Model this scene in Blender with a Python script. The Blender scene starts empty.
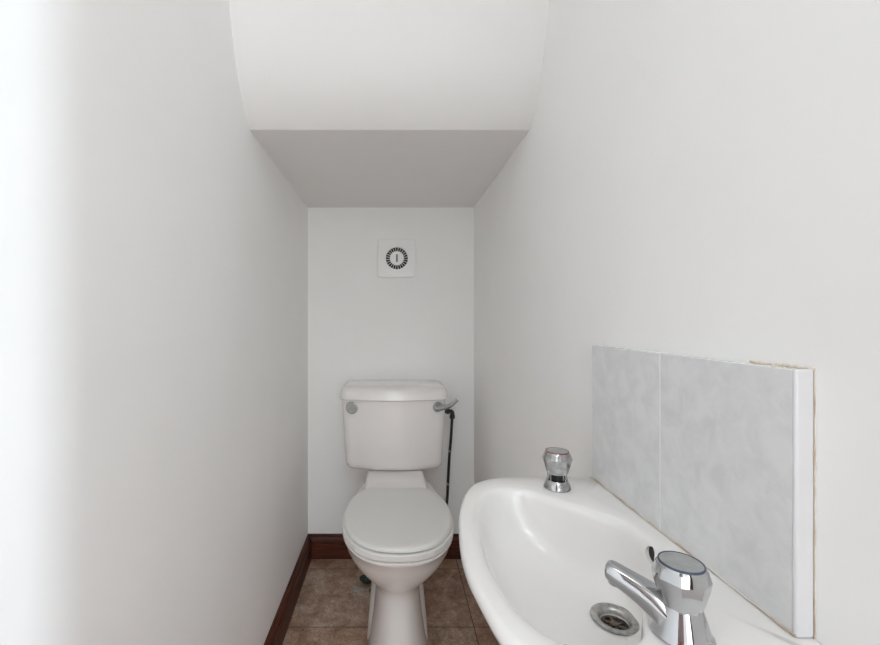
import bpy, bmesh, math, random
from mathutils import Vector, Matrix

random.seed(4)
S = bpy.context.scene
COL = S.collection
PI = math.pi

# ------------------------------------------------------------------ camera
CZ = 1.013                      # camera height
F = 420.0                       # focal length in pixels of an 880 px frame
cam_d = bpy.data.cameras.new('camera')
cam = bpy.data.objects.new('camera', cam_d)
COL.objects.link(cam)
cam.location = (0, 0, CZ)
cam.rotation_euler = (PI / 2, 0, 0)
cam_d.sensor_width = 36
cam_d.lens = 36 * F / 880
cam_d.shift_x = 47 / 880
cam_d.shift_y = -1.5 / 880
cam_d.clip_start = 0.01
S.camera = cam

# ------------------------------------------------------------------ world and lights
W = bpy.data.worlds.new('world')
S.world = W
W.use_nodes = True
W.node_tree.nodes['Background'].inputs[0].default_value = (0.80, 0.88, 1.0, 1)
W.node_tree.nodes['Background'].inputs[1].default_value = 0.05

def area(name, loc, direction, sx, sy, power, color=(1, 1, 1)):
    d = bpy.data.lights.new(name, 'AREA')
    d.shape = 'RECTANGLE'; d.size = sx; d.size_y = sy
    d.energy = power; d.color = color
    o = bpy.data.objects.new(name, d)
    COL.objects.link(o)
    o.location = loc
    o.rotation_euler = Vector(direction).to_track_quat('-Z', 'Y').to_euler()
    return o

# daylight through the two windows of the hall behind the camera
P_FRONT, P_SIDE, P_ROOM_FILL, P_HALL_FILL = 25, 90, 1.55, 8.7
area('window_light_front', (0.15, -2.37, 1.15), (0, 1, 0), 1.1, 1.7, P_FRONT, (0.898, 0.968, 0.988))
area('window_light_side', (1.57, -1.93, 0.68), (-1, 0, 0), 0.16, 0.95, P_SIDE, (0.795, 0.898, 1.0))
# unseen fill lights added under both ceilings to brighten and even out the walls
area('room_fill_light', (0.0, 0.02, 2.23), (0, 0, -1), 0.25, 0.25, P_ROOM_FILL, (0.892, 0.968, 0.988))
area('hall_fill_light', (0.0, -0.95, 2.36), (0, 0, -1), 0.6, 0.6, P_HALL_FILL, (0.892, 0.968, 0.988))

S.view_settings.view_transform = 'Standard'
S.view_settings.look = 'None'
S.view_settings.gamma = 1
S.view_settings.use_curve_mapping = False
S.view_settings.exposure = 0.05
S.cycles.max_bounces = 16
S.cycles.diffuse_bounces = 14
S.cycles.glossy_bounces = 8

# ------------------------------------------------------------------ materials
def new_mat(name):
    m = bpy.data.materials.new(name)
    m.use_nodes = True
    return m, m.node_tree, m.node_tree.nodes['Principled BSDF']

def N(nt, t, **kw):
    n = nt.nodes.new(t)
    for k, v in kw.items():
        setattr(n, k, v)
    return n

def noisy(name, c1, c2, scale, rough=0.5, metal=0.0, bump=0.0, coat=0.0, detail=5, bscale=None, spec=None):
    m, nt, b = new_mat(name)
    tc = N(nt, 'ShaderNodeTexCoord')
    no = N(nt, 'ShaderNodeTexNoise')
    no.inputs['Scale'].default_value = scale
    no.inputs['Detail'].default_value = detail
    nt.links.new(tc.outputs['Object'], no.inputs['Vector'])
    r = N(nt, 'ShaderNodeValToRGB')
    r.color_ramp.elements[0].position = 0.35; r.color_ramp.elements[0].color = (*c1, 1)
    r.color_ramp.elements[1].position = 0.65; r.color_ramp.elements[1].color = (*c2, 1)
    nt.links.new(no.outputs['Fac'], r.inputs['Fac'])
    nt.links.new(r.outputs['Color'], b.inputs['Base Color'])
    b.inputs['Roughness'].default_value = rough
    b.inputs['Metallic'].default_value = metal
    b.inputs['Coat Weight'].default_value = coat
    b.inputs['Coat Roughness'].default_value = 0.15
    if spec is not None:
        b.inputs['Specular IOR Level'].default_value = spec
    if bump:
        n2 = N(nt, 'ShaderNodeTexNoise')
        n2.inputs['Scale'].default_value = bscale or scale * 8
        n2.inputs['Detail'].default_value = 4
        nt.links.new(tc.outputs['Object'], n2.inputs['Vector'])
        bp = N(nt, 'ShaderNodeBump')
        bp.inputs['Strength'].default_value = bump
        bp.inputs['Distance'].default_value = 0.002
        nt.links.new(n2.outputs['Fac'], bp.inputs['Height'])
        nt.links.new(bp.outputs['Normal'], b.inputs['Normal'])
    return m

M = {}
M['paint'] = noisy('white_wall_paint', (0.865, 0.863, 0.853), (0.88, 0.878, 0.870), 5, rough=0.65, bump=0.10, bscale=90, spec=0.3)
M['paint_ceiling'] = noisy('white_ceiling_paint', (0.785, 0.779, 0.770), (0.80, 0.794, 0.786), 4, rough=0.8, bump=0.12, bscale=60, spec=0.2)
M['filler'] = noisy('filler_paint', (0.80, 0.775, 0.73), (0.84, 0.83, 0.80), 40, rough=0.8, bump=0.4, bscale=120)
M['ceramic'] = noisy('white_vitreous_china', (0.815, 0.785, 0.772), (0.825, 0.798, 0.786), 6, rough=0.16, coat=0.5)
M['basin'] = noisy('white_basin_china', (0.80, 0.785, 0.77), (0.81, 0.795, 0.78), 6, rough=0.24, coat=0.5)
M['plastic'] = noisy('white_seat_plastic', (0.725, 0.715, 0.695), (0.735, 0.725, 0.705), 5, rough=0.30)
M['fan_plastic'] = noisy('white_fan_plastic', (0.85, 0.845, 0.835), (0.865, 0.86, 0.85), 8, rough=0.35)
M['slot_grey'] = noisy('grey_slot_and_gap_shade', (0.17, 0.16, 0.15), (0.21, 0.20, 0.19), 30, rough=0.5)
M['black'] = noisy('black_hole_shade_and_collar', (0.012, 0.012, 0.012), (0.02, 0.02, 0.02), 20, rough=0.6)  # flat black stands for the shade inside holes; also colours the gland collar
M['chrome'] = noisy('polished_chrome', (0.50, 0.505, 0.515), (0.54, 0.545, 0.555), 30, rough=0.07, metal=1.0)
M['chrome_worn'] = noisy('worn_chrome', (0.36, 0.36, 0.36), (0.58, 0.58, 0.58), 120, rough=0.12, metal=1.0)
M['steel'] = noisy('dull_waste_steel', (0.33, 0.32, 0.31), (0.50, 0.49, 0.48), 180, rough=0.34, metal=0.9)
M['rust'] = noisy('dark_waste_metal', (0.05, 0.045, 0.04), (0.20, 0.15, 0.12), 220, rough=0.5, metal=0.6)
M['cold'] = noisy('blue_grey_ring', (0.035, 0.05, 0.09), (0.06, 0.075, 0.12), 40, rough=0.4)
M['hot'] = noisy('red_ring', (0.20, 0.045, 0.04), (0.28, 0.07, 0.06), 40, rough=0.4)
M['cap'] = noisy('frosted_tap_disc', (0.40, 0.42, 0.41), (0.50, 0.52, 0.51), 120, rough=0.28, metal=0.7)
M['wood'] = None
M['pipe'] = noisy('tarnished_black_pipe', (0.010, 0.009, 0.008), (0.05, 0.045, 0.04), 90, rough=0.45, metal=0.3)
M['solder'] = noisy('bare_metal_joint', (0.22, 0.20, 0.17), (0.42, 0.40, 0.36), 140, rough=0.4, metal=0.7)
M['scrap'] = noisy('green_scrap', (0.006, 0.014, 0.010), (0.035, 0.070, 0.048), 130, rough=0.7)
M['mortar'] = noisy('pale_mortar_patch', (0.30, 0.27, 0.24), (0.42, 0.39, 0.35), 90, rough=0.9)
M['grout'] = noisy('white_tile_grout', (0.74, 0.735, 0.72), (0.80, 0.795, 0.78), 90, rough=0.8)
M['trim'] = noisy('white_plastic_trim', (0.73, 0.73, 0.745), (0.76, 0.76, 0.775), 20, rough=0.28)

def sealant_mat():
    m, nt, b = new_mat('yellowed_sealant')
    tc = N(nt, 'ShaderNodeTexCoord'); no = N(nt, 'ShaderNodeTexNoise')
    no.inputs['Scale'].default_value = 34; no.inputs['Detail'].default_value = 6
    nt.links.new(tc.outputs['Object'], no.inputs['Vector'])
    r = N(nt, 'ShaderNodeValToRGB'); cr = r.color_ramp
    cr.elements[0].position = 0.38; cr.elements[0].color = (0.76, 0.72, 0.66, 1)
    cr.elements[1].position = 0.66; cr.elements[1].color = (0.54, 0.40, 0.28, 1)
    e = cr.elements.new(0.5); e.color = (0.70, 0.61, 0.50, 1)
    nt.links.new(no.outputs['Fac'], r.inputs['Fac'])
    nt.links.new(r.outputs['Color'], b.inputs['Base Color'])
    b.inputs['Roughness'].default_value = 0.5
    return m
M['sealant'] = sealant_mat()

def wood_mat():
    m, nt, b = new_mat('varnished_mahogany')
    tc = N(nt, 'ShaderNodeTexCoord'); mp = N(nt, 'ShaderNodeMapping')
    mp.inputs['Scale'].default_value = (3, 3, 40)
    nt.links.new(tc.outputs['Object'], mp.inputs['Vector'])
    no = N(nt, 'ShaderNodeTexNoise'); no.inputs['Scale'].default_value = 4; no.inputs['Detail'].default_value = 8
    nt.links.new(mp.outputs['Vector'], no.inputs['Vector'])
    r = N(nt, 'ShaderNodeValToRGB'); cr = r.color_ramp
    cr.elements[0].position = 0.3; cr.elements[0].color = (0.028, 0.006, 0.003, 1)
    cr.elements[1].position = 0.72; cr.elements[1].color = (0.125, 0.030, 0.013, 1)
    nt.links.new(no.outputs['Fac'], r.inputs['Fac'])
    nt.links.new(r.outputs['Color'], b.inputs['Base Color'])
    b.inputs['Roughness'].default_value = 0.42
    b.inputs['Specular IOR Level'].default_value = 0.3
    return m
M['wood'] = wood_mat()

def floor_mat():
    m, nt, b = new_mat('brown_ceramic_floor_tiles')
    L = nt.links.new
    tc = N(nt, 'ShaderNodeTexCoord')
    mp = N(nt, 'ShaderNodeMapping')
    mp.inputs['Location'].default_value = (-0.268 + 0.326 * 20, -1.390 + 0.326 * 20, 0)
    L(tc.outputs['Object'], mp.inputs['Vector'])
    br = N(nt, 'ShaderNodeTexBrick')
    br.offset = 0.0; br.squash = 1.0
    br.inputs['Scale'].default_value = 1.0
    br.inputs['Brick Width'].default_value = 0.326
    br.inputs['Row Height'].default_value = 0.326
    br.inputs['Mortar Size'].default_value = 0.0022
    br.inputs['Mortar Smooth'].default_value = 0.3
    br.inputs['Bias'].default_value = 0.0
    br.inputs['Color1'].default_value = (0, 0, 0, 1); br.inputs['Color2'].default_value = (1, 1, 1, 1)
    L(mp.outputs['Vector'], br.inputs['Vector'])
    n1 = N(nt, 'ShaderNodeTexNoise'); n1.inputs['Scale'].default_value = 12; n1.inputs['Detail'].default_value = 8
    n1.inputs['Roughness'].default_value = 0.65; n1.inputs['Distortion'].default_value = 0.6
    n2 = N(nt, 'ShaderNodeTexNoise'); n2.inputs['Scale'].default_value = 75; n2.inputs['Detail'].default_value = 6
    n2.inputs['Roughness'].default_value = 0.7; n2.inputs['Distortion'].default_value = 1.2
    for n in (n1, n2):
        L(tc.outputs['Object'], n.inputs['Vector'])
    r1 = N(nt, 'ShaderNodeValToRGB'); c = r1.color_ramp
    c.elements[0].position = 0.36; c.elements[0].color = (0.245, 0.163, 0.120, 1)
    c.elements[1].position = 0.66; c.elements[1].color = (0.455, 0.382, 0.310, 1)
    e = c.elements.new(0.50); e.color = (0.360, 0.270, 0.212, 1)
    L(n1.outputs['Fac'], r1.inputs['Fac'])
    r2 = N(nt, 'ShaderNodeValToRGB'); c = r2.color_ramp
    c.elements[0].position = 0.30; c.elements[0].color = (0.52, 0.48, 0.45, 1)
    c.elements[1].position = 0.72; c.elements[1].color = (1.55, 1.5, 1.45, 1)
    L(n2.outputs['Fac'], r2.inputs['Fac'])
    mul = N(nt, 'ShaderNodeMix', data_type='RGBA', blend_type='MULTIPLY'); mul.inputs['Factor'].default_value = 1
    L(r1.outputs['Color'], mul.inputs['A']); L(r2.outputs['Color'], mul.inputs['B'])
    tint = N(nt, 'ShaderNodeValToRGB'); c = tint.color_ramp
    c.elements[0].color = (1.0, 1.0, 1.0, 1); c.elements[1].color = (1.05, 0.84, 0.74, 1)
    L(br.outputs['Color'], tint.inputs['Fac'])
    mul2 = N(nt, 'ShaderNodeMix', data_type='RGBA', blend_type='MULTIPLY'); mul2.inputs['Factor'].default_value = 1
    L(mul.outputs['Result'], mul2.inputs['A']); L(tint.outputs['Color'], mul2.inputs['B'])
    gm = N(nt, 'ShaderNodeMix', data_type='RGBA')
    gm.inputs['B'].default_value = (0.095, 0.068, 0.052, 1)
    L(br.outputs['Fac'], gm.inputs['Factor']); L(mul2.outputs['Result'], gm.inputs['A'])
    L(gm.outputs['Result'], b.inputs['Base Color'])
    b.inputs['Roughness'].default_value = 0.42
    inv = N(nt, 'ShaderNodeMath', operation='MULTIPLY_ADD')
    inv.inputs[1].default_value = -1.2
    L(br.outputs['Fac'], inv.inputs[0]); L(n2.outputs['Fac'], inv.inputs[2])
    bp = N(nt, 'ShaderNodeBump'); bp.inputs['Strength'].default_value = 0.4; bp.inputs['Distance'].default_value = 0.002
    L(inv.outputs[0], bp.inputs['Height']); L(bp.outputs['Normal'], b.inputs['Normal'])
    return m
M['floor'] = floor_mat()

def walltile_mat():
    m, nt, b = new_mat('pale_grey_marbled_tile')
    L = nt.links.new
    tc = N(nt, 'ShaderNodeTexCoord')
    n1 = N(nt, 'ShaderNodeTexNoise'); n1.inputs['Scale'].default_value = 38; n1.inputs['Detail'].default_value = 9
    n1.inputs['Roughness'].default_value = 0.6; n1.inputs['Distortion'].default_value = 0.5
    L(tc.outputs['Object'], n1.inputs['Vector'])
    r = N(nt, 'ShaderNodeValToRGB'); c = r.color_ramp
    c.elements[0].position = 0.32; c.elements[0].color = (0.645, 0.652, 0.660, 1)
    c.elements[1].position = 0.62; c.elements[1].color = (0.73, 0.733, 0.738, 1)
    L(n1.outputs['Fac'], r.inputs['Fac']); L(r.outputs['Color'], b.inputs['Base Color'])
    b.inputs['Roughness'].default_value = 0.22
    return m
M['walltile'] = walltile_mat()
M['glass_white'] = noisy('pale_door_paint', (0.72, 0.71, 0.69), (0.76, 0.75, 0.73), 5, rough=0.5)

# ------------------------------------------------------------------ mesh helpers
def obj(name, bm, mat, parent=None, smooth=True, bevel=0.0, seg=3, subsurf=0, angle=40):
    me = bpy.data.meshes.new(name)
    bmesh.ops.recalc_face_normals(bm, faces=bm.faces[:])
    bm.to_mesh(me); bm.free()
    mats = mat if isinstance(mat, (list, tuple)) else [mat]
    for m in mats:
        me.materials.append(m)
    o = bpy.data.objects.new(name, me)
    COL.objects.link(o)
    if smooth:
        for p in me.polygons:
            p.use_smooth = True
        me.set_sharp_from_angle(angle=math.radians(angle))
    if bevel:
        md = o.modifiers.new('bevel', 'BEVEL'); md.width = bevel; md.segments = seg
        md.limit_method = 'ANGLE'; md.angle_limit = math.radians(35); md.harden_normals = False
    if subsurf:
        md = o.modifiers.new('subsurf', 'SUBSURF'); md.levels = subsurf; md.render_levels = subsurf
    if parent is not None:
        o.parent = parent
        bpy.context.view_layer.update()
        o.matrix_parent_inverse = parent.matrix_world.inverted()
    return o

def thing(name, label, cat, loc=(0, 0, 0), group=None):
    o = bpy.data.objects.new(name, None)
    o.empty_display_size = 0.05
    COL.objects.link(o)
    o.location = loc
    o['label'] = label; o['category'] = cat
    if group: o['group'] = group
    bpy.context.view_layer.update()
    return o

def tag(o, label, cat, group=None):
    o['label'] = label; o['category'] = cat
    if group: o['group'] = group
    return o

def struct(name, bm, mat, **kw):
    o = obj(name, bm, mat, **kw)
    o['kind'] = 'structure'
    return o

def add_box(bm, x0, x1, y0, y1, z0, z1):
    v = [bm.verts.new((x, y, z)) for x in (x0, x1) for y in (y0, y1) for z in (z0, z1)]
    for f in ((0, 1, 3, 2), (4, 6, 7, 5), (0, 4, 5, 1), (2, 3, 7, 6), (0, 2, 6, 4), (1, 5, 7, 3)):
        bm.faces.new([v[i] for i in f])

def box(x0, x1, y0, y1, z0, z1):
    bm = bmesh.new(); add_box(bm, x0, x1, y0, y1, z0, z1); return bm

def add_rings(bm, rings, cap0=True, cap1=True, mats=None):
    vs = [[bm.verts.new(p) for p in r] for r in rings]
    n = len(rings[0])
    for k in range(len(vs) - 1):
        for i in range(n):
            f = bm.faces.new((vs[k][i], vs[k][(i + 1) % n], vs[k + 1][(i + 1) % n], vs[k + 1][i]))
            if mats: f.material_index = mats[k]
    if cap0: bm.faces.new(list(reversed(vs[0])))
    if cap1:
        f = bm.faces.new(vs[-1])
        if mats: f.material_index = mats[-1]
    return vs

def frame_for(axis):
    a = Vector(axis).normalized()
    u = a.cross(Vector((0, 0, 1)))
    if u.length < 1e-4: u = Vector((1, 0, 0))
    u.normalize()
    return a, u, a.cross(u)

def add_lathe(bm, c, prof, axis=(0, 0, 1), n=48, cap0=True, cap1=True, phase=0.0):
    a, u, w = frame_for(axis); c = Vector(c)
    rings = []
    for r, t in prof:
        rings.append([c + a * t + (u * math.cos(2 * PI * i / n + phase) + w * math.sin(2 * PI * i / n + phase)) * r for i in range(n)])
    add_rings(bm, rings, cap0, cap1)

def add_tube(bm, pts, rad, n=16):
    pts = [Vector(p) for p in pts]
    rings = []
    up = None
    for i, p in enumerate(pts):
        d = (pts[min(i + 1, len(pts) - 1)] - pts[max(i - 1, 0)]).normalized()
        if up is None:
            up = d.cross(Vector((0.3, 1, 0.1))).normalized()
        u = (up - d * up.dot(d)).normalized(); up = u
        w = d.cross(u)
        r = rad[i] if isinstance(rad, (list, tuple)) else rad
        rings.append([p + (u * math.cos(2 * PI * k / n) + w * math.sin(2 * PI * k / n)) * r for k in range(n)])
    add_rings(bm, rings)

def catmull(pts, per=8, closed=True):
    out = []
    n = len(pts)
    rng = range(n) if closed else range(n - 1)
    for i in rng:
        if closed:
            p0, p1, p2, p3 = [Vector(pts[(i + k) % n]) for k in (-1, 0, 1, 2)]
        else:
            p0, p1, p2, p3 = [Vector(pts[min(max(i + k, 0), n - 1)]) for k in (-1, 0, 1, 2)]
        for s in range(per):
            t = s / per
            out.append(0.5 * ((2 * p1) + (p2 - p0) * t + (2 * p0 - 5 * p1 + 4 * p2 - p3) * t * t + (3 * p1 - p0 - 3 * p2 + p3) * t ** 3))
    if not closed: out.append(Vector(pts[-1]))
    return out

def ray_radius(poly, c, th):
    d = Vector((math.cos(th), math.sin(th))); best = None
    n = len(poly)
    for i in range(n):
        a = poly[i] - c; b = poly[(i + 1) % n] - c
        e = b - a
        den = d.x * e.y - d.y * e.x
        if abs(den) < 1e-12: continue
        t = (a.x * e.y - a.y * e.x) / den
        s = (a.x * d.y - a.y * d.x) / den
        if t > 0 and -1e-6 <= s <= 1 + 1e-6:
            if best is None or t > best: best = t
    return best

# ------------------------------------------------------------------ room shell
XL, XR, YB, YF = -0.3655, 0.348, 1.806, -0.25
T = 0.10
struct('wall_left', box(XL - T, XL, YF - 0.10, YB + T, 0, 2.4), M['paint'])
struct('wall_right', box(XR, XR + T, YF - 0.10, YB + T, 0, 2.4), M['paint'])
struct('wall_back', box(XL, XR, YB, YB + T, 0, 2.4), M['paint'])

# ceiling: low soffit, rounded edge going up to the underside of the stairs, high ceiling
prof = [(YB, CZ + 0.488), (1.071, CZ + 0.487), (1.067, CZ + 0.489), (1.045, CZ + 0.508), (1.020, CZ + 0.532), (0.996, CZ + 0.562), (0.975, CZ + 0.600), (0.955, CZ + 0.650),
        (0.935, CZ + 0.71), (0.905, CZ + 0.80), (0.80, 2.25), (YF, 2.25)]
bm = bmesh.new()
lo = [[bm.verts.new((x, y, z)) for (y, z) in prof] for x in (XL, XR)]
top = [[bm.verts.new((x, y, 2.4)) for y in (YB, YF)] for x in (XL, XR)]
for i in range(len(prof) - 1):
    bm.faces.new((lo[0][i], lo[0][i + 1], lo[1][i + 1], lo[1][i]))
for k in (0, 1):
    bm.faces.new(lo[k] + [top[k][1], top[k][0]])
bm.faces.new((top[0][0], top[0][1], top[1][1], top[1][0]))
bm.faces.new((lo[0][0], lo[1][0], top[1][0], top[0][0]))
bm.faces.new((lo[0][-1], lo[1][-1], top[1][1], top[0][1]))
struct('ceiling', bm, M['paint_ceiling'], angle=25)

struct('floor', box(-1.5, 1.7, -2.5, YB + T, -0.06, 0.0), M['floor'])

# hall behind the camera
HX0, HX1, HY = -1.3, 1.6, -2.4
bm = bmesh.new()
OX0, OX1, OZ = -0.345, 0.300, 1.98
add_box(bm, HX0, XL - T, YF - 0.10, YF, 0, 2.4)
add_box(bm, XR + T, HX1, YF - 0.10, YF, 0, 2.4)
add_box(bm, XL, XR, YF - 0.10, YF, OZ + 0.03, 2.4)
struct('wall_front', bm, M['paint'])
# back wall of the hall with its window opening
bm = bmesh.new()
add_box(bm, HX0, -0.42, HY - 0.12, HY, 0, 2.4)
add_box(bm, 0.72, HX1, HY - 0.12, HY, 0, 2.4)
add_box(bm, -0.42, 0.72, HY - 0.12, HY, 0, 0.28)
add_box(bm, -0.42, 0.72, HY - 0.12, HY, 2.02, 2.4)
struct('wall_hall_back', bm, M['paint'])
struct('wall_hall_left', box(HX0 - 0.1, HX0, HY - 0.12, YF, 0, 2.4), M['paint'])
bm = bmesh.new()
add_box(bm, HX1, HX1 + 0.1, HY - 0.12, -2.04, 0, 2.4)
add_box(bm, HX1, HX1 + 0.1, -1.82, YF, 0, 2.4)
add_box(bm, HX1, HX1 + 0.1, -2.04, -1.82, 0, 0.18)
add_box(bm, HX1, HX1 + 0.1, -2.04, -1.82, 1.52, 2.4)
struct('wall_hall_right', bm, M['paint'])
struct('ceiling_hall', box(HX0 - 0.1, HX1 + 0.1, HY - 0.12, YF - 0.0, 2.4, 2.46), M['paint_ceiling'])

def window_frame(name, axis, a0, a1, z0, z1, p0, p1, w=0.05, mull=0):
    bm = bmesh.new()
    def bb(u0, u1, v0, v1):
        if axis == 'x': add_box(bm, u0, u1, p0, p1, v0, v1)
        else: add_box(bm, p0, p1, u0, u1, v0, v1)
    bb(a0, a0 + w, z0, z1); bb(a1 - w, a1, z0, z1)
    bb(a0 + w, a1 - w, z0, z0 + w); bb(a0 + w, a1 - w, z1 - w, z1)
    for i in range(mull):
        c = a0 + (a1 - a0) * (i + 1) / (mull + 1)
        bb(c - w / 2, c + w / 2, z0 + w, z1 - w)
    return struct(name, bm, M['wood'], bevel=0.004)
window_frame('window_1', 'x', -0.42, 0.72, 0.28, 2.02, HY + 0.001, HY + 0.05, 0.045)
window_frame('window_2', 'y', -2.04, -1.82, 0.18, 1.52, HX1 - 0.04, HX1 - 0.001, 0.02)

# door casing in varnished wood around the camera's doorway
bm = bmesh.new()
add_box(bm, XL - T, OX0, YF - 0.115, YF + 0.0, 0, OZ)
add_box(bm, OX1, XR + T, YF - 0.115, YF + 0.0, 0, OZ)
add_box(bm, XL - T, XR + T, YF - 0.115, YF + 0.0, OZ, OZ + 0.03)
struct('trim_1', bm, M['wood'], bevel=0.003)
# the mahogany door standing open into the hall
bm = bmesh.new()
add_box(bm, -0.400, -0.362, -1.010, -0.372, 0.01, 1.96)
for z0_, z1_ in ((0.22, 0.90), (1.05, 1.80)):
    for y0_, y1_ in ((-0.90, -0.72), (-0.66, -0.48)):
        add_box(bm, -0.3618, -0.352, y0_, y1_, z0_, z1_)
leaf = struct('door_1', bm, M['wood'], bevel=0.004)
bm = bmesh.new()
add_tube(bm, [(-0.362, -0.965, 1.0), (-0.325, -0.965, 1.0)], 0.009)
add_tube(bm, catmull([(-0.325, -0.972, 1.0), (-0.322, -0.92, 1.002), (-0.326, -0.87, 0.998)], 5, closed=False), 0.008)
obj('door_handle', bm, M['chrome'], leaf)

# ------------------------------------------------------------------ skirting boards
def skirt_profile():
    # (distance from wall, height)
    return [(0, 0), (0.019, 0), (0.0195, 0.066), (0.017, 0.0675), (0.017, 0.071), (0.0185, 0.073), (0.0185, 0.078),
            (0.0155, 0.0805), (0.0125, 0.086), (0.0115, 0.090), (0.0085, 0.0915), (0.0085, 0.0955), (0.006, 0.0985), (0.0, 0.0990)]
def skirting(name, run0, run1, fn):
    p = skirt_profile(); bm = bmesh.new()
    a = [bm.verts.new(fn(run0, d, h)) for d, h in p]
    b = [bm.verts.new(fn(run1, d, h)) for d, h in p]
    n = len(p)
    for i in range(n):
        bm.faces.new((a[i], a[(i + 1) % n], b[(i + 1) % n], b[i]))
    bm.faces.new(a); bm.faces.new(list(reversed(b)))
    return struct(name, bm, M['wood'], angle=35)
skirting('baseboard_left', YF, YB - 0.0, lambda t, d, h: (XL + d, t, h))
skirting('baseboard_back', XL, XR, lambda t, d, h: (t, YB - d, h))
skirting('baseboard_right', YF, YB, lambda t, d, h: (XR - d, t, h))

# ------------------------------------------------------------------ extractor fan
FX, FZ = 0.0165, CZ + 0.2675
fan = thing('extractor_fan', 'square white extractor fan with round black slotted grille high on the far wall', 'fan', (FX, YB, FZ))
def sq_ring(c, half, rad, y, n=96):
    out = []
    for i in range(n):
        th = 2 * PI * i / n
        d = Vector((math.cos(th), math.sin(th)))
        # rounded square by superellipse
        p = 34
        r = (abs(d.x) ** p + abs(d.y) ** p) ** (-1 / p) * half
        out.append((c[0] + d.x * r, y, c[1] + d.y * r))
    return out
def circ(c, r, y, n=96):
    return [(c[0] + math.cos(2 * PI * i / n) * r, y, c[1] + math.sin(2 * PI * i / n) * r) for i in range(n)]
c = (FX, FZ)
bm = bmesh.new()
add_rings(bm, [sq_ring(c, 0.0690, 0, YB - 0.0085), sq_ring(c, 0.0765, 0, YB - 0.0090), sq_ring(c, 0.0803, 0, YB - 0.0105), sq_ring(c, 0.0803, 0, YB - 0.0150), sq_ring(c, 0.0793, 0, YB - 0.0168), sq_ring(c, 0.0755, 0, YB - 0.0172),
               circ(c, 0.053, YB - 0.0175), circ(c, 0.0478, YB - 0.019), circ(c, 0.0470, YB - 0.0185), circ(c, 0.0465, YB - 0.0088)], cap0=False, cap1=False)
obj('cover_plate', bm, M['fan_plastic'], fan, angle=30)
bm = bmesh.new()
add_rings(bm, [sq_ring(c, 0.0700, 0, YB - 0.0001), sq_ring(c, 0.0700, 0, YB - 0.0084)])
obj('shadow_gap_base', bm, M['slot_grey'], fan, angle=30)  # dark grey base added behind the plate to give its edge a shadow
bm = bmesh.new()
add_rings(bm, [circ(c, 0.0467, YB - 0.0086), circ(c, 0.0467, YB - 0.0095)])
o = obj('duct_opening', bm, M['black'], fan); o['label'] = 'black opening behind the grille'
bm = bmesh.new()
nr = 24
for i in range(nr):
    th = 2 * PI * (i + 0.5) / nr
    ca, sa = math.cos(th), math.sin(th)
    w = 0.00080
    vs = []
    for y in (YB - 0.0175, YB - 0.012):
        for r, s in ((0.028, -1), (0.0475, -1), (0.0475, 1), (0.028, 1)):
            vs.append(bm.verts.new((FX + ca * r - sa * w * s, y, FZ + sa * r + ca * w * s)))
    for f in ((0, 1, 2, 3), (7, 6, 5, 4), (0, 4, 5, 1), (1, 5, 6, 2), (2, 6, 7, 3), (3, 7, 4, 0)):
        bm.faces.new([vs[k] for k in f])
obj('grille', bm, M['fan_plastic'], fan, smooth=False)
bm = bmesh.new()
add_lathe(bm, (FX, YB - 0.010, FZ), [(0.0295, 0), (0.0298, 0.007), (0.0285, 0.0088), (0.020, 0.0098), (0.0, 0.0102)][:-1], axis=(0, -1, 0))
cap = obj('centre_cap', bm, M['fan_plastic'], fan)
bm = bmesh.new(); add_box(bm, FX - 0.0038, FX + 0.0038, YB - 0.0204, YB - 0.0185, FZ - 0.0165, FZ + 0.0165)
o = obj('slot', bm, M['slot_grey'], cap, bevel=0.0006); o['label'] = 'dark grey upright slot'

# ------------------------------------------------------------------ toilet
TX = 0.0145
toilet = thing('toilet', 'white close-coupled toilet with closed lid and chrome flush lever against the far wall', 'toilet', (TX, 1.5, 0))

def pchip(ys, hw, y):
    for i in range(len(ys) - 1):
        a, b = ys[i], ys[i + 1]
        if (a - y) * (b - y) <= 0:
            t = (y - a) / (b - a)
            return hw[i] + (hw[i + 1] - hw[i]) * t
    return hw[-1]

LID = [(0, 1.446), (0.055, 1.447), (0.102, 1.443), (0.124, 1.418), (0.145, 1.372), (0.1575, 1.310), (0.1590, 1.250), (0.149, 1.186), (0.126, 1.131), (0.092, 1.089), (0.048, 1.066)]
def sym_outline(half):
    pts = [Vector(p) for p in half]
    full = pts + [Vector((0, half[-1][1] - 0.006))] + [Vector((-p.x, p.y)) for p in reversed(pts[1:])]
    return catmull(full, 8)
lid_poly = sym_outline(LID)
def offset_ring(poly, c, scale_add, z, n=128):
    out = []
    for i in range(n):
        th = 2 * PI * i / n
        r = ray_radius(poly, c, th) + scale_add
        out.append((TX + c.x + math.cos(th) * r, c.y + math.sin(th) * r, z))
    return out
C0 = Vector((0, 1.27))
R = lambda a, z: offset_ring(lid_poly, C0, a, z)
# lid
bm = bmesh.new()
z0 = 0.4250
add_rings(bm, [R(-0.008, z0 + 0.001), R(-0.002, z0 + 0.001), R(0.0015, z0 + 0.003), R(0.0015, z0 + 0.008), R(-0.0015, z0 + 0.0125), R(-0.007, z0 + 0.0145), R(-0.03, z0 + 0.0155), R(-0.09, z0 + 0.0165)])
obj('seat_lid', bm, M['plastic'], toilet, angle=50)
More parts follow.
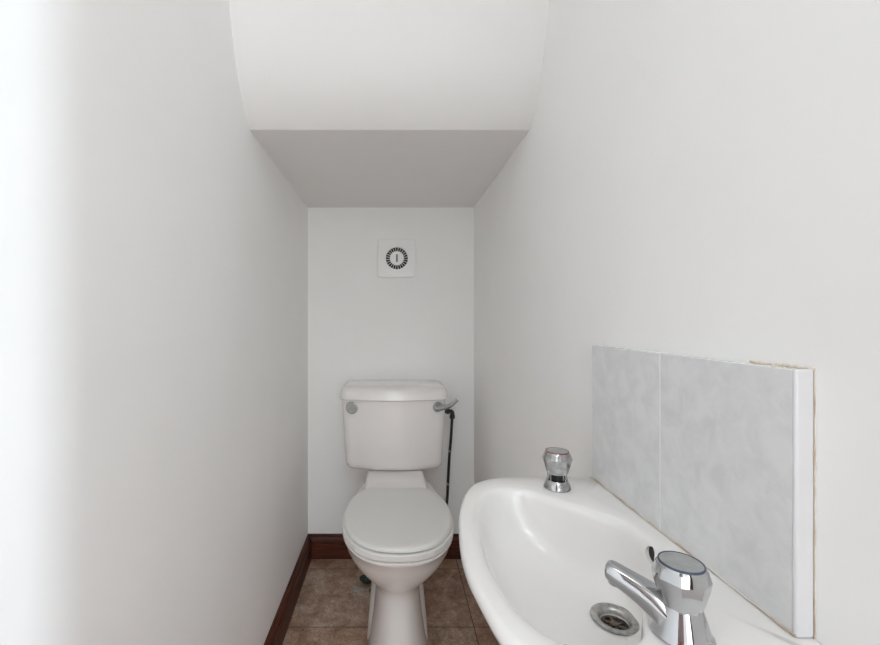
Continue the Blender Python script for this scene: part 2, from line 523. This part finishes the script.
# seat ring (with the hole hidden under the lid)
bm = bmesh.new()
z0 = 0.4066
def seat_in(z, k=0.0):
    return [(TX + math.cos(2 * PI * i / 128) * (0.105 + k), 1.25 + math.sin(2 * PI * i / 128) * (0.135 + k), z) for i in range(128)]
rings = [R(0.0045, z0), R(0.0065, z0 + 0.0015), R(0.0065, z0 + 0.0145), R(0.004, z0 + 0.0165), R(-0.004, z0 + 0.0172), seat_in(z0 + 0.018, 0.006), seat_in(z0 + 0.013), seat_in(z0 + 0.003), seat_in(z0, 0.003)]
vs = add_rings(bm, rings, False, False)
for i in range(128):
    bm.faces.new((vs[-1][i], vs[-1][(i + 1) % 128], vs[0][(i + 1) % 128], vs[0][i]))
obj('seat', bm, M['plastic'], toilet, angle=50)
for s in (-1, 1):
    bm = bmesh.new()
    add_lathe(bm, (TX + s * 0.075 - 0.018, 1.457, 0.4265), [(0.006, 0), (0.0085, 0.002), (0.0085, 0.034), (0.006, 0.036)], axis=(1, 0, 0), n=24)
    obj('hinge', bm, M['plastic'], toilet)

# pan: bowl, pedestal and cistern platform lofted as one body of horizontal slices
def slice_ring(z, yf, yb, hw, pw=2.2, ym=None, n=128, hwb=None):
    # front half ellipse-like, back half squarer; ym = y of the widest point
    ym = ym if ym is not None else (yf + yb) / 2
    out = []
    for i in range(n):
        th = 2 * PI * i / n
        cx, sy = math.cos(th), math.sin(th)
        ax = hw * math.copysign(abs(cx) ** (2 / pw), cx)
        if sy < 0: y = ym + (ym - yf) * -abs(sy) ** (2 / pw)
        else:
            k = 3.2
            ax = hw * math.copysign(abs(cx) ** (2 / k), cx)
            if hwb is not None:
                ax *= 1 + (hwb / hw - 1) * abs(sy) ** 1.2
            y = ym + (yb - ym) * abs(sy) ** (2 / k)
        out.append((TX + ax, y, z))
    return out
def top_ring(off, z):
    f = R(off, z)
    w = f[0][0] - TX
    g = slice_ring(z, 1.06, 1.73, w, 2.05, 1.27, hwb=0.107)
    return [f[i] if math.sin(2 * PI * i / 128) < 0 else g[i] for i in range(128)]
bm = bmesh.new()
add_rings(bm, [
    slice_ring(0.000, 1.150, 1.66, 0.092, 2.6, 1.34),
    slice_ring(0.012, 1.150, 1.66, 0.092, 2.6, 1.34),
    slice_ring(0.030, 1.156, 1.65, 0.087, 2.6, 1.34),
    slice_ring(0.100, 1.166, 1.64, 0.077, 2.6, 1.35),
    slice_ring(0.170, 1.176, 1.63, 0.070, 2.5, 1.35),
    slice_ring(0.215, 1.178, 1.62, 0.068, 2.4, 1.34),
    slice_ring(0.245, 1.172, 1.62, 0.069, 2.3, 1.32),
    slice_ring(0.268, 1.152, 1.62, 0.089, 2.2, 1.30, hwb=0.075),
    slice_ring(0.295, 1.126, 1.63, 0.117, 2.1, 1.29, hwb=0.080),
    slice_ring(0.325, 1.101, 1.65, 0.139, 2.05, 1.28, hwb=0.090),
    slice_ring(0.355, 1.083, 1.68, 0.154, 2.05, 1.28, hwb=0.098),
    slice_ring(0.385, 1.066, 1.72, 0.1615, 2.05, 1.27, hwb=0.105),
    top_ring(0.0050, 0.397), top_ring(0.0045, 0.4015), top_ring(0.0005, 0.4030), top_ring(-0.0045, 0.4034),
])
obj('pan', bm, M['ceramic'], toilet, angle=60)
# rear flange of the pedestal with its fixing holes
bm = bmesh.new()
def flange(z, hw, yf, yb):
    return [(TX + x, y, z) for x, y in ((-hw, yb), (-hw, yf + 0.03), (-hw + 0.018, yf), (hw - 0.018, yf), (hw, yf + 0.03), (hw, yb))]
add_rings(bm, [flange(0, 0.097, 1.30, 1.70), flange(0.06, 0.093, 1.31, 1.70), flange(0.16, 0.083, 1.33, 1.70), flange(0.24, 0.073, 1.36, 1.70), flange(0.30, 0.066, 1.38, 1.70)])
obj('pedestal_back', bm, M['ceramic'], toilet, bevel=0.008, seg=4)
bm = bmesh.new()
for s in (-1,):
    add_lathe(bm, (TX - 0.0865, 1.345, 0.150), [(0.0055, 0), (0.0055, 0.004)], axis=(-1, 0, 0.1), n=20)
o = obj('fixing_hole', bm, M['black'], toilet); o['label'] = 'small dark fixing hole'
# platform under the cistern: rising neck behind the seat
bm = bmesh.new()
def plat(z, hwf, hwb, yf, yb):
    return [(TX - 0.005 + x, y, z) for x, y in ((-hwf, yf), (hwf, yf), (hwb, yb), (-hwb, yb))]
add_rings(bm, [plat(0.25, 0.075, 0.085, 1.60, 1.795), plat(0.34, 0.105, 0.105, 1.56, 1.795), plat(0.404, 0.111, 0.110, 1.465, 1.795), plat(0.4120, 0.112, 0.110, 1.475, 1.795),
               plat(0.4320, 0.108, 0.108, 1.575, 1.795)])
obj('cistern_platform', bm, M['ceramic'], toilet, bevel=0.010, seg=4)

# cistern
CXO = 0.0035
def cist_ring(z, hw, yf, yb, rc=0.035, bulge=0.022, n=16):
    # plan: straight back, rounded front corners, bowed front
    pts = []
    pts.append((hw, yb)); pts.append((hw, (yb + yf) / 2 + 0.02))
    # right front corner
    for i in range(n + 1):
        a = PI / 2 * i / n
        x = hw - rc + rc * math.cos(a); y = yf + bulge + rc - rc * math.sin(a)
        pts.append((x, y))
    m = 14
    for i in range(1, m):
        t = 1 - 2 * i / m
        pts.append(((hw - rc) * t, yf + bulge * t * t))
    for i in range(n + 1):
        a = PI / 2 * (1 - i / n)
        x = -(hw - rc + rc * math.cos(a)); y = yf + bulge + rc - rc * math.sin(a)
        pts.append((x, y))
    pts.append((-hw, (yb + yf) / 2 + 0.02)); pts.append((-hw, yb))
    return [(CXO + x, y, z) for x, y in pts]
bm = bmesh.new()
yb = 1.796
add_rings(bm, [cist_ring(0.4325, 0.152, 1.650, yb), cist_ring(0.4340, 0.170, 1.626, yb), cist_ring(0.4385, 0.1785, 1.614, yb), cist_ring(0.447, 0.1855, 1.607, yb),
               cist_ring(0.464, 0.1890, 1.602, yb), cist_ring(0.56, 0.1950, 1.599, yb), cist_ring(0.65, 0.2005, 1.597, yb), cist_ring(0.7085, 0.2035, 1.596, yb)])
obj('cistern', bm, M['ceramic'], toilet, angle=50)
bm = bmesh.new()
yl = 1.799
add_rings(bm, [cist_ring(0.7090, 0.200, 1.600, yl), cist_ring(0.7092, 0.2075, 1.587, yl), cist_ring(0.7120, 0.2100, 1.584, yl), cist_ring(0.730, 0.2090, 1.587, yl), cist_ring(0.744, 0.2065, 1.590, yl),
               cist_ring(0.7535, 0.199, 1.597, yl, rc=0.04), cist_ring(0.7585, 0.191, 1.606, yl - 0.004, rc=0.04), cist_ring(0.762, 0.178, 1.622, yl - 0.012, rc=0.04), cist_ring(0.7635, 0.14, 1.66, yl - 0.04, rc=0.03)])
obj('cistern_lid', bm, M['ceramic'], toilet, angle=50)
# chrome disc, left
def px(x, y, Y):
    return ((x - 393) * Y / F, Y, CZ - (y - 321) * Y / F)
bm = bmesh.new()
p = px(352.0, 407.4, 1.622)
add_lathe(bm, (p[0], 1.616, p[2]), [(0.0225, 0), (0.0235, 0.003), (0.022, 0.006), (0.0185, 0.0075), (0.0172, 0.0058), (0.008, 0.0052)], axis=(-0.15, -1, 0), n=40)
o = obj('cover_cap', bm, M['cap'], toilet); o['label'] = 'round chrome disc'
# flush lever, right
bm = bmesh.new()
p = Vector(px(437.5, 407.4, 1.612))
add_lathe(bm, (p.x, 1.622, p.z), [(0.021, 0), (0.021, 0.004), (0.0185, 0.007), (0.0160, 0.012), (0.0150, 0.020), (0.0115, 0.024), (0.004, 0.0255)], axis=(0, -1, 0), n=32)
tip = Vector(px(457.5, 400, 1.565))
pts = catmull([(p.x - 0.004, 1.600, p.z - 0.001), (p.x + 0.018, 1.590, p.z + 0.004), (p.x + 0.042, 1.577, p.z + 0.013), (tip.x, 1.566, tip.z)], 5, closed=False)
rr = [0.0085 + 0.0 * i for i in range(len(pts))]
for i in range(len(pts)):
    t = i / (len(pts) - 1)
    rr[i] = 0.0130 - 0.0070 * t ** 0.9
add_tube(bm, pts, rr)
o = obj('flush_lever', bm, M['chrome'], toilet); o['label'] = 'chrome flush lever pointing right'

# ------------------------------------------------------------------ pipe beside the cistern
pipe = thing('water_pipe', 'thin black tarnished pipe with an elbow running down the wall right of the cistern', 'pipe', (0.225, 1.77, 0))
bm = bmesh.new()
Yp = 1.735
e = Vector(px(452.3, 411.5, Yp))
low = Vector(px(446.6, 505, Yp + 0.02))
run = [e + Vector((0, 0, -0.012)), e.lerp(low, 0.25) + Vector((0.001, 0, 0)), e.lerp(low, 0.5) + Vector((-0.0008, 0, 0)), e.lerp(low, 0.75), low, Vector((0.205, 1.765, 0.17)), Vector((0.165, 1.765, 0.08)), Vector((0.155, 1.765, 0.002))]
add_tube(bm, catmull(run, 6, closed=False), 0.0058)
obj('pipe_run', bm, M['pipe'], pipe)
bm = bmesh.new()
add_tube(bm, [(0.2115, Yp, e.z + 0.001), (e.x - 0.012, Yp, e.z + 0.001)], 0.0085)
add_tube(bm, [(e.x - 0.024, Yp, e.z + 0.001), (e.x - 0.013, Yp, e.z + 0.001)], 0.0125, n=6)
add_tube(bm, catmull([(e.x - 0.014, Yp, e.z + 0.001), (e.x - 0.003, Yp, e.z - 0.001), (e.x, Yp, e.z - 0.008), (e.x, Yp, e.z - 0.018)], 4, closed=False), 0.0088)
add_tube(bm, [(e.x, Yp, e.z - 0.014), (e.x - 0.0005, Yp, e.z - 0.028)], 0.0112, n=6)
obj('elbow_fitting', bm, M['pipe'], pipe)
bm = bmesh.new()
q = e.lerp(low, 0.42)
add_tube(bm, [q + Vector((0.0003, 0, 0.004)), q + Vector((0, 0, -0.003))], 0.0066)
o = obj('joint_band', bm, M['solder'], pipe); o['label'] = 'bare metal band'
bm = bmesh.new()
q = e.lerp(low, 0.78)
add_tube(bm, [q + Vector((0.0003, 0, 0.010)), q + Vector((0, 0, -0.002))], 0.0062)
o = obj('joint_band', bm, M['solder'], pipe); o['label'] = 'bare metal band'

# scrap on the floor
bm = bmesh.new()
bmesh.ops.create_icosphere(bm, subdivisions=4, radius=1)
rnd = random.Random(7)
lobes = [(Vector((rnd.uniform(-1, 1), rnd.uniform(-1, 1), rnd.uniform(-1, 1))).normalized(), rnd.uniform(3, 9), rnd.uniform(-0.16, 0.2)) for _ in range(26)]
for v in bm.verts:
    n = v.co.normalized(); k = 1
    for d, s, a in lobes:
        k += a * math.exp(s * (n.dot(d) - 1))
    v.co = Vector((n.x * k * 0.028, n.y * k * 0.020, n.z * k * 0.013))
zmin = min(v.co.z for v in bm.verts)
for v in bm.verts: v.co += Vector((-0.098, 1.625, 0.001 - zmin))
tag(obj('crumpled_scrap', bm, M['scrap']), 'small dark green crumpled scrap on the floor beside the toilet pan', 'debris')
bm = bmesh.new()
ring0, ring1 = [], []
for i in range(40):
    th = 2 * PI * i / 40
    k = 1 + 0.22 * math.sin(3 * th + 1) + 0.12 * math.sin(7 * th)
    ring0.append((-0.118 + 0.040 * k * math.cos(th), 1.585 + 0.014 * k * math.sin(th), 0.0))
    ring1.append((-0.118 + 0.034 * k * math.cos(th), 1.585 + 0.011 * k * math.sin(th), 0.0025))
add_rings(bm, [ring0, ring1])
tag(obj('mortar_smear', bm, M['mortar']), 'pale grey mortar smear on the floor tiles left of the toilet', 'debris')

# ------------------------------------------------------------------ wall tiles behind the basin
TT = 0.015
YT0, YT1, YTM = 0.3463, 0.703, 0.524
ZT, ZTB = CZ - 0.0405, CZ - 0.2620
splash = thing('tiled_splashback', 'pale grey marbled two-tile splashback with white edging on the wall above the basin', 'splashback', (XR, 0.52, ZTB))
xf = XR - TT
for a, b in ((YTM + 0.0012, YT1), (YT0 + 0.004, YTM - 0.0012)):
    o = obj('tile', box(xf, XR - 0.006, a, b, ZTB, ZT), M['walltile'], splash, bevel=0.0008, seg=2)
bm = bmesh.new()
add_box(bm, xf + 0.0004, XR - 0.006, YTM - 0.0012, YTM + 0.0012, ZTB, ZT)
add_box(bm, XR - 0.006, XR - 0.0001, YT0 + 0.004, YT1 + 0.001, ZTB, ZT - 0.0005)
obj('grout_bed', bm, M['grout'], splash, smooth=False)
bm = bmesh.new()
add_box(bm, xf - 0.0004, XR - 0.0001, YT0, YT0 + 0.004, ZTB, ZT + 0.0005)
o = obj('edge_trim', bm, M['trim'], splash, bevel=0.0018, seg=3); o['label'] = 'glossy white edging strip'
bm = bmesh.new()
def wobble_tube(p0, p1, r, n=30, amp=0.0006, seed=1):
    rd = random.Random(seed); p0 = Vector(p0); p1 = Vector(p1)
    pts = [p0.lerp(p1, i / n) + Vector((0, rd.uniform(-amp, amp), rd.uniform(-amp, amp))) for i in range(n + 1)]
    add_tube(bm, pts, [r * rd.uniform(0.7, 1.25) for _ in pts], n=8)
wobble_tube((xf - 0.0004, YT0 + 0.001, ZTB + 0.0015), (xf - 0.0004, YT1, ZTB + 0.0015), 0.0008)
wobble_tube((XR - 0.0002, YT0 - 0.0003, ZTB), (XR - 0.0002, YT0 - 0.0003, ZT + 0.001), 0.0006, seed=3, amp=0.0002)
wobble_tube((XR - 0.0005, YT0, ZT + 0.001), (XR - 0.0005, YT0 + 0.062, ZT + 0.001), 0.0014, seed=4)
wobble_tube((xf + 0.0015, YT0 + 0.004, ZT + 0.0003), (xf + 0.0015, YT0 + 0.035, ZT + 0.0003), 0.0007, seed=5)
o = obj('sealant', bm, M['sealant'], splash); o['label'] = 'yellowed brown sealant line'

# ------------------------------------------------------------------ wash basin
RIM = CZ - 0.2625
basin = thing('wash_basin', 'small white wall-hung wash basin with two chrome taps in the right foreground', 'sink', (0.21, 0.50, RIM - 0.15))
XB = XR - 0.0006
OUT = [(XB, 0.7130), (0.29, 0.7140), (0.235, 0.7135), (0.183, 0.7105), (0.150, 0.6985), (0.1255, 0.676), (0.1065, 0.637), (0.0920, 0.586), (0.084, 0.535), (0.079, 0.485), (0.0785, 0.44),
       (0.084, 0.398), (0.092, 0.360), (0.108, 0.328), (0.135, 0.307), (0.170, 0.298), (0.225, 0.296), (0.29, 0.296), (XB, 0.297)]
INN = [(0.310, 0.505), (0.3065, 0.543), (0.294, 0.568), (0.272, 0.592), (0.243, 0.622), (0.215, 0.650), (0.182, 0.6605), (0.152, 0.653), (0.126, 0.622), (0.110, 0.575), (0.1025, 0.530), (0.100, 0.490),
       (0.1005, 0.450), (0.106, 0.408), (0.1145, 0.374), (0.134, 0.346), (0.172, 0.338), (0.208, 0.348), (0.236, 0.388), (0.268, 0.418), (0.292, 0.442), (0.3060, 0.467)]
out_curve = catmull(OUT, 8, closed=False)
inn_curve = catmull(INN, 8)
BC = Vector((0.205, 0.503))
NB = 240
ths = [2 * PI * i / NB for i in range(NB)]
r_out = [ray_radius(out_curve, BC, t) for t in ths]
r_inn = [ray_radius(inn_curve, BC, t) for t in ths]
DR = Vector((0.2650, 0.5020)); DR_Z = CZ - 0.3575; DRr = 0.0178
def basin_ring(fr, z):
    out = []
    for i, t in enumerate(ths):
        x, y = fr(i, t)
        edge = BC.x + r_out[i] * math.cos(t) > XB - 0.0005
        out.append((XB if (edge and x > XB - 0.014 and z > RIM - 0.03) else min(x, XB), y, z))
    return out
def rad(rfun):
    def g(i, t):
        r = rfun(i); return BC.x + r * math.cos(t), BC.y + r * math.sin(t)
    return g
def lerp_out(k_scale, cx=0.245):
    # shrunk outline towards a point near the wall
    def g(i, t):
        x = BC.x + r_out[i] * math.cos(t); y = BC.y + r_out[i] * math.sin(t)
        return cx + (x - cx) * k_scale if x < cx else x, 0.503 + (y - 0.503) * k_scale
    return g
rings = []
rings.append(basin_ring(lerp_out(0.22), RIM - 0.165))
rings.append(basin_ring(lerp_out(0.38), RIM - 0.160))
rings.append(basin_ring(lerp_out(0.52), RIM - 0.142))
rings.append(basin_ring(lerp_out(0.64), RIM - 0.112))
rings.append(basin_ring(lerp_out(0.75), RIM - 0.078))
rings.append(basin_ring(lerp_out(0.865), RIM - 0.044))
rings.append(basin_ring(rad(lambda i: r_out[i] - 0.0055), RIM - 0.022))
rings.append(basin_ring(rad(lambda i: r_out[i]), RIM - 0.012))
rings.append(basin_ring(rad(lambda i: r_out[i] - 0.0015), RIM - 0.0050))
rings.append(basin_ring(rad(lambda i: r_out[i] - 0.0040), RIM - 0.0015))
rings.append(basin_ring(rad(lambda i: r_out[i] - 0.0075), RIM))
rings.append(basin_ring(rad(lambda i: r_inn[i] + max(0.0035, (r_out[i] - r_inn[i]) * 0.35)), RIM + 0.0002))
rings.append(basin_ring(rad(lambda i: r_inn[i] + 0.0030), RIM - 0.0002))
rings.append(basin_ring(rad(lambda i: r_inn[i] - 0.0010), RIM - 0.0020))
rings.append(basin_ring(rad(lambda i: r_inn[i] - 0.0042), RIM - 0.0055))
def bowl(s, z):
    def g(i, t):
        r = r_inn[i] - 0.0062
        ax, ay = BC.x + r * math.cos(t), BC.y + r * math.sin(t)
        bx, by = DR.x + DRr * math.cos(t), DR.y + DRr * math.sin(t)
        return ax + (bx - ax) * s, ay + (by - ay) * s
    return basin_ring(g, z)
D = RIM - DR_Z
for s, d in ((0.008, 0.04), (0.025, 0.15), (0.045, 0.26), (0.07, 0.38), (0.11, 0.49), (0.16, 0.585), (0.23, 0.68), (0.31, 0.765), (0.41, 0.84), (0.52, 0.895), (0.65, 0.938), (0.80, 0.972), (0.93, 0.993), (1.0, 1.002)):
    rings.append(bowl(s, RIM - 0.009 - (D - 0.009) * d))
rings.append(basin_ring(lambda i, t: (DR.x + (DRr - 0.002) * math.cos(t), DR.y + (DRr - 0.002) * math.sin(t)), DR_Z - 0.004))
rings.append(basin_ring(lambda i, t: (DR.x + (DRr - 0.002) * math.cos(t), DR.y + (DRr - 0.002) * math.sin(t)), DR_Z - 0.045))
bm = bmesh.new()
add_rings(bm, rings)
bowl_o = obj('basin_bowl', bm, M['basin'], basin, angle=60)

# overflow recess cut into the back of the bowl
OVY, OVZ = 0.4960, CZ - 0.2760
cut = bmesh.new()
add_lathe(cut, (0.285, OVY, OVZ), [(0.0090, 0), (0.0090, 0.034)], axis=(1, 0, 0), n=32)
me = bpy.data.meshes.new('cutter'); bmesh.ops.recalc_face_normals(cut, faces=cut.faces[:]); cut.to_mesh(me); cut.free()
me.materials.append(M['basin'])
cutter = bpy.data.objects.new('cutter', me); COL.objects.link(cutter)
md = bowl_o.modifiers.new('cut', 'BOOLEAN'); md.object = cutter; md.operation = 'DIFFERENCE'; md.solver = 'EXACT'
bpy.context.view_layer.update()
dg = bpy.context.evaluated_depsgraph_get()
nm = bpy.data.meshes.new_from_object(bowl_o.evaluated_get(dg))
bowl_o.modifiers.clear()
bowl_o.data = nm; nm.name = 'basin_bowl'
bpy.data.objects.remove(cutter)
bm = bmesh.new()
add_lathe(bm, (0.3075, OVY, OVZ), [(0.00885, 0), (0.00885, 0.002)], axis=(1, 0, 0), n=32)
o = obj('overflow_shade', bm, M['black'], basin); o['label'] = 'black disc as the shade in the round overflow hole'  # black disc painting the shade deep in the recess

# waste
bm = bmesh.new()
prof = [(0.0160, -0.020), (0.0175, -0.003), (0.0250, 0.0000), (0.0268, 0.0008), (0.0264, 0.0022), (0.0240, 0.0026), (0.0195, 0.0014), (0.0175, -0.0002), (0.0160, -0.005), (0.0150, -0.012)]
add_lathe(bm, (DR.x, DR.y, DR_Z + 0.0012), prof, n=64, cap0=False, cap1=False)
waste = obj('waste_outlet', bm, M['steel'], basin, angle=50); waste['label'] = 'dull metal plughole ring'
bm = bmesh.new()
cz = DR_Z - 0.0080
for k in range(3):
    th = PI * k / 3 + 0.35
    d = Vector((math.cos(th), math.sin(th), 0)); n_ = Vector((-d.y, d.x, 0))
    r, w = 0.0146, 0.0020
    cc = Vector((DR.x, DR.y, cz))
    quad = [cc + d * r + n_ * w, cc - d * r + n_ * w, cc - d * r - n_ * w, cc + d * r - n_ * w]
    add_rings(bm, [[(q.x, q.y, cz + 0.0002 * k) for q in quad], [(q.x, q.y, cz + 0.003 + 0.0002 * k) for q in quad]])
add_lathe(bm, (DR.x, DR.y, cz), [(0.005, 0), (0.005, 0.0042), (0.0035, 0.005)], n=24)
add_lathe(bm, (DR.x, DR.y, cz), [(0.0150, 0), (0.0150, 0.003), (0.0128, 0.003), (0.0128, 0)], n=48, cap0=False, cap1=False)
obj('waste_grid', bm, M['rust'], waste, smooth=False)
bm = bmesh.new()
add_lathe(bm, (DR.x, DR.y, DR_Z - 0.040), [(0.0150, 0), (0.0150, 0.002)], n=32)
obj('waste_shade', bm, M['black'], waste)  # thin black disc painted as the dark depth below the grid

# taps
def tap(base, head_top, facets, cap_mat, ring_mat, body_mat, spout_tip=None, label='', phase=0.0, collar=False, hr=0.0212, tr=0.0172):
    b = Vector(base)
    H = head_top
    bm = bmesh.new()
    add_lathe(bm, b, [(0.0225, 0), (0.0235, 0.0012), (0.0232, 0.003), (0.0215, 0.0055), (0.0205, 0.008), (0.0182, 0.016), (0.0160, 0.0225), (0.0148, 0.0265), (0.0125, 0.0275)]
              if not collar else [(0.0196, 0), (0.0204, 0.0012), (0.0200, 0.003), (0.0190, 0.006), (0.0174, 0.0095), (0.0158, 0.0125), (0.0148, 0.0135), (0.0090, 0.0138)], n=48)
    body = obj('tap', bm, body_mat, basin, angle=40)
    body['label'] = label
    if spout_tip is not None:
        tip = Vector(spout_tip)
        s0 = b + Vector((0, 0, 0.0120)); 
        d = (tip - s0); dh = Vector((d.x, d.y, 0)).normalized(); side = Vector((-dh.y, dh.x, 0))
        bm = bmesh.new()
        rings = []
        # stations: t, half width, half height, dz
        st = [(0.02, 0.0165, 0.0112, 0.0), (0.20, 0.0158, 0.0116, 0.000), (0.34, 0.0138, 0.0112, 0.0008), (0.52, 0.0118, 0.0100, 0.0012), (0.72, 0.0106, 0.0088, 0.0010), (0.88, 0.0099, 0.0080, 0.0005),
              (0.965, 0.0092, 0.0072, 0.0000), (1.0, 0.0080, 0.0060, -0.0008), (1.015, 0.0058, 0.0042, -0.0012)]
        for t, hw, hh, dz in st:
            c_ = s0.lerp(tip, t) + Vector((0, 0, dz))
            ring = []
            sec = [(1, -0.75), (1, 0.30), (0.62, 0.92), (0.25, 1.0), (-0.25, 1.0), (-0.62, 0.92), (-1, 0.30), (-1, -0.75), (-0.7, -1), (0.7, -1)]
            for u, v in sec:
                ring.append(c_ + side * (u * hw) + Vector((0, 0, v * hh)))
            rings.append(ring)
        add_rings(bm, rings)
        obj('spout', bm, M['chrome'], body, bevel=0.0016, seg=3, angle=60)
        # nozzle under the tip
        bm = bmesh.new()
        q = s0.lerp(tip, 0.87)
        add_lathe(bm, (q.x, q.y, q.z - 0.0095), [(0.0060, 0), (0.0068, 0.001), (0.0068, 0.006)], n=32)
        obj('nozzle', bm, M['chrome'], body)
    bm = bmesh.new()
    if collar:
        add_lathe(bm, b, [(0.0088, 0.012), (0.0088, 0.022), (0.0110, 0.0225), (0.0110, 0.0270)], n=24)
        
        for sx in (-1, 1):
            lug = bmesh.new()
            pts = catmull([b + Vector((sx * 0.0150, 0.001, 0.009)), b + Vector((sx * 0.0134, 0.001, 0.016)), b + Vector((sx * 0.0128, 0.001, 0.021)), b + Vector((sx * 0.0125, 0.001, 0.026))], 4, closed=False)
            add_tube(lug, pts, 0.0026, n=12)
            obj('lug', lug, body_mat, body)
        k = obj('gland_collar', bm, M['black'], body); k['label'] = 'black gap under the tap head'
    else:
        add_lathe(bm, b, [(0.011, 0.024), (0.011, 0.030)], n=24)
        obj('gland_collar', bm, M['chrome'], body)
    # faceted head
    z0 = 0.0255 if not collar else 0.0240
    bm = bmesh.new()
    n = facets * 2
    prof = [(0.0125, z0 - 0.001, 0.0), (0.0152, z0, 0.3), (0.0163, z0 + 0.0020, 1.0), (0.0178, z0 + 0.0080, 1.0), (0.0198, z0 + 0.015, 1.0), (hr, H - 0.0110, 0.9), (tr + 0.0016, H - 0.0030, 0.35), (tr, H - 0.0008, 0.0), (tr - 0.0008, H - 0.0004, 0.0)]
    rings = []
    for r, z, fk in prof:
        ring = []
        for i in range(n * 3):
            th = 2 * PI * i / (n * 3) + phase
            # scalloped facets: flats between ridges
            a = ((th - phase) * facets / (2 * PI)) % 1.0
            fl = math.cos(PI / facets) / math.cos((a - 0.5) * 2 * PI / facets)
            rr_ = r * (1 + (fl - 1) * fk)
            ring.append((b.x + rr_ * math.cos(th), b.y + rr_ * math.sin(th), b.z + z))
        rings.append(ring)
    add_rings(bm, rings)
    head = obj('tap_head', bm, body_mat, body, angle=17)
    bm = bmesh.new()
    add_lathe(bm, b, [(tr - 0.0012, H - 0.0010), (tr - 0.0002, H - 0.0004), (tr - 0.0005, H + 0.0006), (tr - 0.0012, H + 0.0008), (tr - 0.0016, H - 0.0002)], n=48, cap0=False, cap1=False)
    rg = obj('indicator_ring', bm, ring_mat, head)
    bm = bmesh.new()
    add_lathe(bm, b, [(tr - 0.0013, H - 0.0012), (tr - 0.0015, H + 0.0003), (tr - 0.005, H + 0.0008), (0.006, H + 0.0010)], n=48)
    obj('head_disc', bm, cap_mat, head)
    return body, rg

DECK = RIM + 0.0003
nb = Vector((0.2415, 0.3520, DECK))
t1, rg1 = tap(nb, 0.0600, 8, M['cap'], M['cold'], M['chrome'], spout_tip=(0.1990, 0.3900, DECK + 0.0335), label='near chrome tap with spout over the bowl and blue ring', phase=0.2)
rg1['label'] = 'dark blue ring'
fb = Vector((0.2580, 0.6600, DECK))
t2, rg2 = tap(fb, 0.0580, 8, M['cap'], M['hot'], M['chrome_worn'], label='far chrome tap with red ring, worn base and no visible spout', phase=0.35, collar=True, hr=0.0222, tr=0.0178)
rg2['label'] = 'thin red ring'
